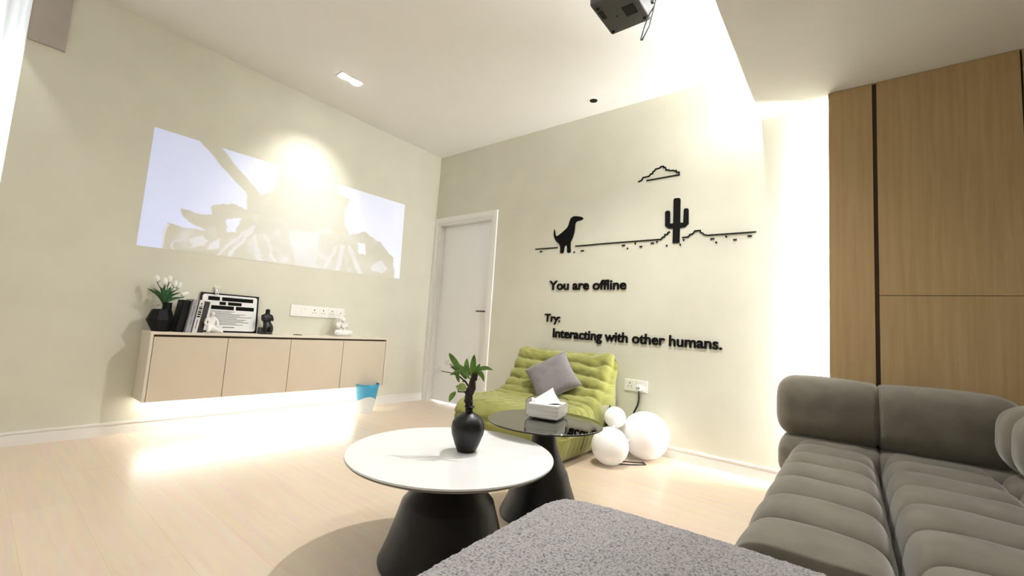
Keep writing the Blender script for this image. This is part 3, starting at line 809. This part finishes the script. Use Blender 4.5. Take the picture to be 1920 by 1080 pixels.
for k in range(28):
    a = 2 * pi * k / 28
    hh.append((.0021 * 16 * sin(a) ** 3 * .9, .0021 * (13 * cos(a) - 5 * cos(2 * a) - 2 * cos(3 * a) - cos(4 * a))))
MB().prism(hh, (bx + .052, by, CT + .104), (0, 1, 0), (0, 0, 1), (1, 0, 0), .012).build('heart', 'white_plastic', br)

# waste bin under the cabinet
wb = thing('waste_bin', (.26, -.925, 0), 'blue and white waste bin on the floor under the cabinet', 'bin')
nb_ = 48; bl = MB(); wh_ = MB()
def bin_r(z): return .068 + .045 * (z / .27)
def wave(a): return .135 + .022 * sin(a * 2 + 2.2)
for mb, lo_, hi_ in ((wh_, lambda a: 0, wave), (bl, wave, lambda a: .27)):
    vs = []; fs = []
    for k in range(9):
        for i in range(nb_):
            a = 2 * pi * i / nb_; z = lo_(a) + (hi_(a) - lo_(a)) * k / 8
            vs.append((.26 + bin_r(z) * cos(a), -.925 + bin_r(z) * sin(a), z))
    for k in range(8):
        for i in range(nb_):
            j = (i + 1) % nb_; fs.append((k * nb_ + i, k * nb_ + j, (k + 1) * nb_ + j, (k + 1) * nb_ + i))
    if mb is wh_: fs.append(tuple(range(nb_ - 1, -1, -1)))
    mb.add(vs, fs)
wh_.build('lower_shell', 'bin_white', wb, 40, False)
bl.build('upper_band', 'bin_blue', wb, True, False)
MB().lathe((.26, -.925, .268), [(.110, 0), (.116, 0), (.116, .006), (.110, .006)], 48, False).build('rim', 'bin_blue', wb, 40)

# ------------------------------------------------------------------ wall outlet and globe lamp
ou = thing('wall_outlet', (2.609, 0, .505), 'white double wall outlet with a plug beside the green chair', 'wall socket')
MB().box(2.513, 2.706, -.010, 0, .458, .552, .003).build('face_plate', 'white_plastic', ou)
for xc in (2.655, 2.560): md_ = MB().box(xc - .036, xc + .036, -.0113, -.0095, .469, .541, .001).build('socket_module', 'white_plastic', ou)
MB().box(2.557, 2.564, -.0118, -.0108, .515, .530).box(2.543, 2.551, -.0118, -.0108, .493, .500).box(2.570, 2.578, -.0118, -.0108, .493, .500).build('socket_holes', 'dark', md_)
BIG = Vector((2.772, -.192, .172)); RB = .172
MED = Vector((2.655, -.545, .128)); RM = .128
SML = Vector((2.600, -.358, .292)); RS = .078
gl = thing('globe_floor_lamp', (2.72, -.35, 0), 'cluster of three white globe lamps on the floor beside the green chair', 'lamp')
for c, r, l in ((BIG, RB, 'large white globe'), (MED, RM, 'medium white globe'), (SML, RS, 'small white globe on top')):
    lab(MB().puff(c, (r, r, r), 2.0, 20).build('globe', 'globe', gl, True), l)
MB().tube([MED, BIG], .008, 10).tube([MED, SML], .008, 10).build('connector', 'white_plastic', gl)
plg = MB(); plg.lathe((0, 0, 0), [(.024, 0), (.026, .004), (.024, .030), (.018, .036)], 24)
plg.v = [(2.645 + x, -.012 - z, .492 + y) for x, y, z in plg.v]
plg.build('plug', 'white_plastic', gl, 40)
MB().box(2.634, 2.641, -.0495, -.047, .487, .497).box(2.648, 2.655, -.0495, -.047, .487, .497).build('plug_mark', 'dark', gl)
MB().tube([(2.650, -.035, .470), (2.652, -.035, .43), (2.648, -.03, .385), (2.635, -.025, .345), (2.612, -.022, .30), (2.59, -.022, .20), (2.585, -.024, .06), (2.60, -.03, .008), (2.64, -.06, .005)], .0075, 8).build('power_cord', 'cable', gl, True)
MB().tube([(2.69, -.50, .006), (2.74, -.46, .005), (2.80, -.40, .005), (2.84, -.345, .005), (2.80, -.30, .005)], .004, 8).tube([(2.66, -.47, .006), (2.70, -.40, .005), (2.76, -.36, .005), (2.82, -.31, .005)], .004, 8).build('floor_cord', 'cable', gl, True)

# ------------------------------------------------------------------ green lounge chair
TX0, TX1 = 1.515, 2.475
prof_ctrl = [(-.045, .02), (-.030, .20), (-.045, .42), (-.060, .62), (-.085, .715), (-.120, .742), (-.165, .725), (-.215, .655), (-.275, .560), (-.345, .465), (-.43, .395), (-.53, .368), (-.65, .362), (-.78, .362), (-.89, .345), (-.965, .300), (-.995, .235), (-.995, .15), (-.965, .07), (-.91, .012), (-.75, .002), (-.40, .002), (-.12, .002)]
NPF = 360
def resample(P, n):
    Q = smooth_closed(P, 10); L_ = [0]
    for i in range(len(Q)): L_.append(L_[-1] + (Vector(Q[(i + 1) % len(Q)]) - Vector(Q[i])).length)
    o = []; k = 0
    for i in range(n):
        s = L_[-1] * i / n
        while L_[k + 1] < s: k += 1
        t = (s - L_[k]) / max(1e-9, L_[k + 1] - L_[k]); a = Vector(Q[k % len(Q)]); b = Vector(Q[(k + 1) % len(Q)])
        o.append((a + (b - a) * t, s))
    return o, L_[-1]
PF, PL = resample(prof_ctrl, NPF)
def s_of(y, z):
    return min(PF, key=lambda q: (q[0] - Vector((y, z))).length)[1]
S_TOP = s_of(-.12, .742); S_CROOK = s_of(-.47, .38); S_NOSE = s_of(-.93, .33); S_FRONT = s_of(-.995, .2); S_BOT = s_of(-.91, .012)
NT = 150
tb = MB(); vs = []; fs = []
def pil(x, sharp=.45): return abs(sin(pi * x)) ** sharp
rings = []
for it in range(NT + 1):
    t = -1 + 2 * it / NT
    # rounded ends
    e0 = .86
    k = max(0, (abs(t) - e0) / (1 - e0))
    inset = .055 * (1 - sqrt(max(0, 1 - k * k)))
    x = (TX0 + TX1) / 2 + t * (TX1 - TX0) / 2
    ring = []
    for i in range(NPF):
        p, s = PF[i]
        a = PF[(i - 1) % NPF][0]; b = PF[(i + 1) % NPF][0]
        tg = (b - a).normalized(); nrm = Vector((-tg.y, tg.x))       # outward for this winding
        if nrm.dot(p - Vector((-.4, .22))) < 0 and not (S_TOP < s < S_NOSE): nrm = -nrm
        if S_TOP < s < S_NOSE: nrm = Vector((-abs(nrm.x), abs(nrm.y)))
        dsp = -inset
        if p.y > .03:
            if S_TOP < s < S_NOSE:       # folds of the back and the crook
                q = (s - S_TOP) / (S_CROOK - S_TOP)
                wob = .30 * noise.noise((t * 1.6, q * 2.3, 4.0)) + .16 * noise.noise((t * 4.2, q * 5, 9.0)) - .35 * (t * t) * (q - .35)
                ph = 5.2 * q ** 1.25 + wob
                amp = .050 * (.75 + .35 * q) * (1 - .25 * abs(noise.noise((t * 2.5, q * 3, 1)))) if q < 1.25 else .050 * max(0, 1 - (q - 1.25) / .55)
                amp *= .5 + .5 * min(1, abs(noise.noise((t * 1.3 + 5, q * 2.2, 2))) * 2.6 + .25)
                dsp += amp * (pil(ph, .42) - 1)
                dsp += .006 * noise.noise((t * 9, q * 16, 3))
            elif S_NOSE <= s < S_BOT:    # front: a seam under the nose and gathered corners
                q = (s - S_NOSE) / (S_BOT - S_NOSE)
                dsp += -.014 * exp(-((q - .36) / .035) ** 2)
                cr_ = max(0, (abs(t) - .55) / .45)
                dsp += .020 * cr_ * (pil(abs(t) * 10 + .25 * q + .3 * noise.noise((t * 3, q * 2, 0)), .6) - 1) * (1 if q > .3 else q / .3)
                dsp += .006 * noise.noise((t * 6, q * 5, 3))
                dsp += -.010 * exp(-((t - .05) / .012) ** 2) * (1 if q > .36 else 0)
            else:
                dsp += .010 * noise.noise((t * 3, s * 4, 8))
        y = p.x + nrm.x * dsp; z = p.y + nrm.y * dsp
        if z > .55: z += (.022 * max(0, (abs(t) - .55) / .45) ** 1.5 - .008 * (1 - t * t)) * min(1, (z - .55) / .15)
        z = max(z, .001)
        # the base tucks in under the seat
        tuck = .035 * max(0, 1 - z / .16)
        ring.append(Vector((x - (1 if t > 0 else -1) * tuck * abs(t) ** 3, y + (tuck * .8 if y < -.6 else 0), z)))
    rings.append(ring)
# end caps: rings that shrink to the spine of the profile
def spine(p):      # nearest point inside the profile
    y, z = p.y, p.z
    if z > .36: return Vector((p.x, -.13 - .45 * max(0, .62 - z), min(z, .66)))
    return Vector((p.x, max(min(y, -.16), -.86), .19))
def cap(ring, sg):
    out = []
    for k in range(1, 9):
        f = k / 8
        rr = []
        for i, p in enumerate(ring):
            c = spine(p); q = p.lerp(c, f)
            bul = .030 * sin(pi * min(1, f * .5 + 0) ) ** 1
            pl_ = .012 * (pil(i * 46 / NPF + .3 * noise.noise((i * .05, 0, sg * 3)), .6) - 1) * (1 - f)
            q.x += sg * (bul + pl_)
            rr.append(q)
        out.append(rr)
    return out
allr = cap(rings[0], -1)[::-1] + rings + cap(rings[-1], 1)
for r in allr: vs += r
for k in range(len(allr) - 1):
    for i in range(NPF):
        j = (i + 1) % NPF
        fs.append((k * NPF + i, k * NPF + j, (k + 1) * NPF + j, (k + 1) * NPF + i))
tb.add(vs, fs)
lc = tb.build('lounge_chair', 'togo', None, True)
tag(lc, 'olive green low folded-upholstery lounge chair against the back wall', 'chair')

# grey cushion leaning on the chair back
pc = Vector((2.045, -.385, .525))
pn = Vector((.10, -.80, .60)).normalized()
pu = (Vector((0, 0, 1)) - pn * pn.z).normalized(); pr_ = pu.cross(pn).normalized()
ang = radians(38)
pa = pr_ * cos(ang) + pu * sin(ang); pb_ = pu * cos(ang) - pr_ * sin(ang)
pm_ = MB(); vs = []; fs = []
n = 28; hs = .195
for sg in (1, -1):
    for i in range(n + 1):
        for j in range(n + 1):
            a = -1 + 2 * i / n; b = -1 + 2 * j / n
            edge = (1 - a ** 4) * (1 - b ** 4)
            pinch = 1 - .10 * (1 - b * b) * abs(a) ** 3 ; pinch2 = 1 - .10 * (1 - a * a) * abs(b) ** 3
            th = .062 * max(0, edge) ** .55 + .004 * noise.noise((a * 3, b * 3, sg))
            vs.append(pc + pa * (a * hs * pinch) + pb_ * (b * hs * pinch2) + pn * (sg * max(.002, th)))
    o_ = (0 if sg == 1 else (n + 1) ** 2)
    for i in range(n):
        for j in range(n):
            q = o_ + i * (n + 1) + j
            fs.append((q, q + 1, q + n + 2, q + n + 1) if sg == 1 else (q, q + n + 1, q + n + 2, q + 1))
N1 = n + 1
bd = [i * N1 for i in range(N1)] + [n * N1 + j for j in range(1, N1)] + [i * N1 + n for i in range(n - 1, -1, -1)] + [j for j in range(n - 1, 0, -1)]
for k in range(len(bd)):
    a, b = bd[k], bd[(k + 1) % len(bd)]
    fs.append((a, b, b + N1 * N1, a + N1 * N1))
pm_.add(vs, fs)
tag(pm_.build('throw_pillow', 'pillow', None, True), 'grey square throw pillow standing on its corner on the green chair', 'pillow')

# ------------------------------------------------------------------ tables
def table_base(cx, cy, prof):
    return MB().lathe((cx, cy, 0.0), prof, 64)
T1 = (2.739, -2.182); T2 = (2.772, -1.571)
ct = thing('coffee_table', (*T1, 0), 'large round white-topped coffee table with black flared base', 'table')
MB().lathe((*T1, .390), [(.392, 0), (.400, .001), (.4035, .004), (.4035, .008), (.402, .010), (.0, .010)], 96, False).build('tabletop', 'stone', ct, 40)
MB().lathe((*T1, .380), [(.0, .0), (.385, 0), (.398, .006), (.4025, .0105), (.39, .0105)], 96, False).build('top_edge', 'stone_edge', ct, 40)
table_base(*T1, [(.250, 0), (.252, .006), (.245, .02), (.222, .08), (.196, .16), (.180, .213), (.172, .222), (.115, .285), (.085, .325), (.075, .38)]).build('base', 'table_base', ct, 40)
gt = thing('side_table', (*T2, 0), 'smaller round smoked-glass side table behind the white table', 'table')
MB().lathe((*T2, .442), [(.0, 0), (.284, 0), (.2875, .002), (.2875, .006), (.285, .008), (.0, .008)], 96, False).build('glass_top', 'smoked', gt, 20)
MB().lathe((*T2, .4415), [(.2873, .0005), (.2880, .001), (.2880, .0065), (.2873, .007)], 96, False).build('top_rim', 'black_gloss', gt, 40)
table_base(*T2, [(.200, 0), (.202, .006), (.196, .02), (.170, .075), (.140, .155), (.124, .208), (.116, .218), (.085, .285), (.066, .335), (.060, .38), (.060, .435), (.10, .441)]).build('base', 'table_base', gt, 40)

# vase with a small plant on the white table
V = Vector((2.772, -2.135, .400))
pv = thing('round_vase', V, 'round black vase on the white coffee table', 'vase')
MB().lathe(V, [(.034, 0), (.038, .003), (.050, .030), (.064, .068), (.0675, .092), (.064, .115), (.050, .135), (.028, .149), (.015, .155), (.0135, .166), (.023, .176), (.021, .178), (.012, .172), (.011, .15)], 56).build('body', 'black_gloss', pv, 50)
PX = 1.72 / 804.56
def at_(x, y, dpt=0.0):
    """point in the upright plane through the vase, from offsets read as (right, up) steps"""
    dz = (850 - y) * PX; dx = (x - 865 - .076 * (850 - y)) * PX
    return V + CR * dx + Vector((0, 0, dz)) + CF * dpt
pp = thing('potted_plant', V + Vector((0, 0, .15)), 'small green plant with knobbly dark stem and tiny white blossoms in the round vase', 'plant')
st = MB()
pts = [at_(868, 780), at_(869, 765), at_(869, 752), at_(871, 742), at_(876, 733), at_(877, 722), at_(879, 708), at_(880, 697)]
st.tube(pts, [.010, .012, .015, .018, .017, .013, .008, .006], 12)
random.seed(11)
for k in range(26):
    q = random.uniform(0, 1); i = min(5, int(q * 5) + 1); b_ = pts[i].lerp(pts[i + 1], random.random()); a = random.uniform(0, 2 * pi)
    st.puff(b_ + CR * cos(a) * .013 + CF * sin(a) * .013, (.006, .006, .008), 2, 4)
st.build('stem', 'bark', pp, True)
tg = MB()
tg.tube([at_(871, 741, -.005), at_(858, 741, -.01), at_(850, 741, -.01), at_(850, 735, -.01)], [.004, .003, .0035, .002], 6)
tg.tube([at_(872, 735), at_(864, 722), at_(852, 713), at_(838, 695, .01), at_(831, 690, .01)], [.004, .003, .0024, .0018, .0015], 6)
tg.tube([at_(866, 724), at_(852, 714), at_(836, 707, -.01), at_(818, 705, -.01)], [.003, .0022, .0018, .0015], 6)
tg.tube([at_(872, 734), at_(863, 722), at_(857, 722)], [.004, .0035, .002], 6)
tg.build('twig', 'bark', pp, True)
L_specs = [((863, 716), (832, 670), .0125, (-.2, .25), 0), ((864, 718), (866, 678), .0115, (0, .1), .01), ((876, 716), (881, 669), .0125, (0, .1), -.01), ((880, 706), (891, 687), .009, (.1, 0), .01),
           ((880, 704), (917, 697), .009, (0, .5), -.01), ((882, 706), (899, 721), .010, (.35, .9), .0), ((862, 712), (833, 697), .009, (0, .3), .02), ((860, 706), (835, 711), .008, (0, .4), -.02),
           ((850, 700), (853, 724), .008, (-.3, 0), -.02), ((845, 742), (833, 761), .010, (-.15, .2), -.01), ((874, 712), (862, 690), .009, (0, .1), .03), ((876, 710), (896, 704), .008, (0, .4), .03), ((872, 716), (850, 688), .010, (-.1, .2), -.03)]
for (b0, t0, wd_, bn, dp) in L_specs:
    mb = MB(); B0 = at_(*b0, dp * .3); T0 = at_(*t0, dp)
    ln_ = (T0 - B0).length
    leaf(mb, B0, T0, wd_, CR * bn[0] * ln_ * .3 + Vector((0, 0, bn[1] * ln_ * .35)), None, 10, .3)
    lo = mb.build('leaf', 'leaf', pp, True, False); lo.modifiers.new('thick', 'SOLIDIFY').thickness = .0012
for b0, t0 in (((866, 735), (852, 726)), ((858, 738), (846, 730)), ((864, 728), (858, 742))):
    mb = MB(); leaf(mb, at_(*b0, -.012), at_(*t0, -.02), .010, Vector((0, 0, .004)), None, 8)
    lo = mb.build('pale_leaf', 'leaf_pale', pp, True, False); lo.modifiers.new('thick', 'SOLIDIFY').thickness = .0012
for (fx_, fy_), rad, nn in (((812, 705), .021, 9), ((829, 688), .013, 7)):
    fb = MB(); c = at_(fx_, fy_)
    fb.puff(c, (.005, .005, .005), 2, 4)
    for k in range(nn):
        a = 2 * pi * k / nn + .3
        leaf(fb, c, c + CR * cos(a) * rad + Vector((0, 0, sin(a) * rad)) - CF * .004, .0028, Vector((0, 0, .001)), None, 5, .1)
    lo = fb.build('blossom', 'petal', pp, True, False); lo.modifiers.new('thick', 'SOLIDIFY').thickness = .0008

# tissue box on the glass table
tc_ = Vector((2.735, -1.50, .4502))
tr_ = Matrix.Rotation(radians(14), 3, 'Z')
tx_ = thing('tissue_box', tc_, 'clear rounded tissue box with white tissues on the glass table', 'tissue box')
MB().puff(tc_ + Vector((0, 0, .054)), (.098, .098, .053), 5.5, 16, None, tr_).build('clear_case', 'acrylic', tx_, True)
bxm = MB().box(-.080, .080, -.080, .080, .008, .078, .006, 2); bxm.v = [tuple(tc_ + tr_ @ Vector(p)) for p in bxm.v]
bxm.build('tissue_stack', 'tissue', tx_)
vs = []; fs = []; n1 = 20; n2 = 40
for k in range(n1 + 1):
    f = k / n1
    for i in range(n2):
        a = 2 * pi * i / n2
        fold = 1 + .22 * sin(a * 5 + 1) * f * (1 - f) * 2.6 + .10 * sin(a * 9) * f
        r = .078 * (1 - f) ** 1.15 * fold + .003
        zz = .080 + .074 * f ** 1.2 - .006 * sin(a * 3) * (1 - f)
        vs.append(tc_ + Vector((r * cos(a) * 1.0 + .018 * f * f, r * sin(a) * .8 + .015 * f, zz)))
for k in range(n1):
    for i in range(n2):
        j = (i + 1) % n2; fs.append((k * n2 + i, k * n2 + j, (k + 1) * n2 + j, (k + 1) * n2 + i))
fs.append(tuple(n1 * n2 + i for i in range(n2)))
tm_ = MB(); tm_.add(vs, fs); tm_.build('pulled_tissue', 'tissue_plain', tx_, True)

# ------------------------------------------------------------------ grey sofa
sf = thing('sofa', (4.2, -1.3, 0), 'large grey velvet sofa with channelled seat in front of the wood wardrobe', 'sofa')
MB().box(3.775, 4.86, -2.14, -.24, .06, .26, .04, 4).build('base', 'sofa', sf, True)
for x, y in ((3.85, -2.12), (4.78, -2.12), (3.85, -.32), (4.78, -.32)): MB().lathe((x, y, 0), [(.02, 0), (.025, .07)], 16).build('foot', 'black', sf)
GRV = [-.48, -.70, -.92, -1.15, -1.40, -1.66, -1.93, -2.25]
def seat(x0, x1, name, left_round, jig):
    """one run of the seat, its channels stitched across"""
    mb = MB(); vs = []; fs = []
    y0, y1 = -2.176, -.50
    nx, ny = 44, 330
    zt, zb = .425, .17
    xc, hx = (x0 + x1) / 2, (x1 - x0) / 2
    for j in range(ny + 1):
        y = y0 + (y1 - y0) * j / ny
        # distance to the nearest stitched groove
        for i in range(nx + 1):
            a = -1 + 2 * i / nx                       # across, over the top from side to side
            th = a * 1.0
            yy = y - .030 * (1 - th * th) * jig + .010 * noise.noise((th * 1.5, y * 2, jig))
            best = 9
            for k in range(len(GRV) - 1):
                if GRV[k + 1] <= yy <= GRV[k]:
                    best = (yy - GRV[k + 1]) / (GRV[k] - GRV[k + 1])
            ch = pil(best, .30) if best < 5 else .75
            sx = math.copysign(min(1, (abs(a) * 1.18)), a)
            prof = (1 - min(1, abs(a)) ** (4.5 if a < 0 and left_round else 7.0)) ** .42
            zz = zb + (zt - zb) * prof
            px_ = xc + hx * math.copysign(1 - (1 - min(1, abs(a) * 1.25)) ** 1.4 if False else abs(a) ** .9, a)
            nzv = max(.25, prof)
            dd = .048 * (ch - 1)
            zz += dd * nzv
            px_ -= math.copysign(1, a) * (-dd) * (1 - prof) * .9
            # the ends roll down
            en = min((y - y0) / .012, (y1 - y) / .03, 1); en = max(0, en)
            zz = zb + (zz - zb) * sqrt(max(0, 1 - (1 - en) ** 2))
            zz += .004 * noise.noise((px_ * 7, y * 7, 2))
            vs.append((px_, y, zz))
    for j in range(ny):
        for i in range(nx):
            q = j * (nx + 1) + i; fs.append((q, q + 1, q + nx + 2, q + nx + 1))
    mb.add(vs, fs)
    # underside
    mb.box(x0 + .02, x1 - .02, y0 + .03, y1 - .02, .15, .19)
    return mb.build(name, 'sofa', sf, True, True)
seat(3.715, 4.092, 'seat_cushion', True, 1.0)
seat(4.088, 4.50, 'seat_cushion', False, 1.1)
def crease(u, p):       # gentle dents so the padding reads as soft
    return p * (1 + .012 * noise.noise((u.x * 2.2, u.y * 2.2, u.z * 2.2)))
def roll_x(x0, x1, yc, zc, hy, hz, name, r0=.05, r1=.05, p=3.4):
    """padded roll lying along the arm: superellipse section, softly closed ends"""
    mb = MB(); vs = []; fs = []; nx, nn = 60, 64
    for i in range(nx + 1):
        f = (1 - cos(pi * i / nx)) / 2
        x = x0 + (x1 - x0) * f
        k0 = max(0, 1 - (x - x0) / r0); k1 = max(0, 1 - (x1 - x) / r1)
        ins0 = r0 * (1 - sqrt(max(0, 1 - k0 ** 2.4))); ins1 = r1 * (1 - sqrt(max(0, 1 - k1 ** 2.4)))
        ins = ins0 + ins1
        bul = .012 * sin(pi * f)
        for j in range(nn):
            a = 2 * pi * j / nn; c, s_ = cos(a), sin(a)
            y = math.copysign(abs(c) ** (2 / p), c); z = math.copysign(abs(s_) ** (2 / p), s_)
            q = 1 + .02 * noise.noise((x * 5, c * 2, s_ * 2))
            vs.append((x, yc + y * (hy + bul - ins) * q, zc + z * (hz + bul - ins) * q))
    for i in range(nx):
        for j in range(nn):
            k = (j + 1) % nn; fs.append((i * nn + j, i * nn + k, (i + 1) * nn + k, (i + 1) * nn + j))
    fs.append(tuple(range(nn - 1, -1, -1))); fs.append(tuple(nx * nn + j for j in range(nn)))
    mb.add(vs, fs)
    return mb.build(name, 'sofa', sf, True)
def roll(c, h, name, p=3.6):
    return MB().puff(c, h, p, 24, crease).build(name, 'sofa', sf, True)
roll_x(3.652, 4.096, -.420, .575, .185, .158, 'armrest_cushion', .085, .028)
roll_x(4.092, 4.60, -.420, .572, .185, .158, 'armrest_cushion', .028, .10)
roll_x(3.668, 4.096, -.455, .310, .205, .112, 'armrest_lower_cushion', .07, .028)
roll_x(4.092, 4.60, -.455, .308, .205, .112, 'armrest_lower_cushion', .028, .08)
for k in range(7):
    y = -.80 - .235 * k
    roll((4.665, y, .590), (.215, .124, .150), 'backrest_cushion', 3.0)
    roll((4.675, y, .345), (.215, .124, .130), 'backrest_lower_cushion', 3.0)

# ------------------------------------------------------------------ boucle ottoman in the foreground
ox0, ox1, oy0, oy1, oz = 3.285, 4.20, -2.99, -2.222, .420
ob_ = MB(); vs = []; fs = []
def oz_fn(u, p):
    q = p.copy()
    k = noise.noise((p.x * 150, p.y * 150, p.z * 150)) * .0028 + noise.noise((p.x * 60, p.y * 60, p.z * 60)) * .0022
    q.y += .034 * max(0, 1 - u.x ** 2) * max(0, u.y)
    return q + u.normalized() * k
def oz_puff():
    mb = MB()
    mb.puff(((ox0 + ox1) / 2, (oy0 + oy1) / 2, .225), ((ox1 - ox0) / 2, (oy1 - oy0) / 2, oz - .225), 11, 190, oz_fn, Matrix.Rotation(radians(2.5), 3, 'Z'))
    return mb
ot = thing('ottoman', ((ox0 + ox1) / 2, (oy0 + oy1) / 2, 0), 'grey boucle ottoman in the foreground beside the sofa', 'ottoman')
oz_puff().build('cushion', 'boucle', ot, True)
for x in (ox0 + .12, ox1 - .12):
    for y in (oy0 + .12, oy1 - .12): MB().lathe((x, y, 0), [(.02, 0), (.026, .06)], 16).build('foot', 'black', ot)
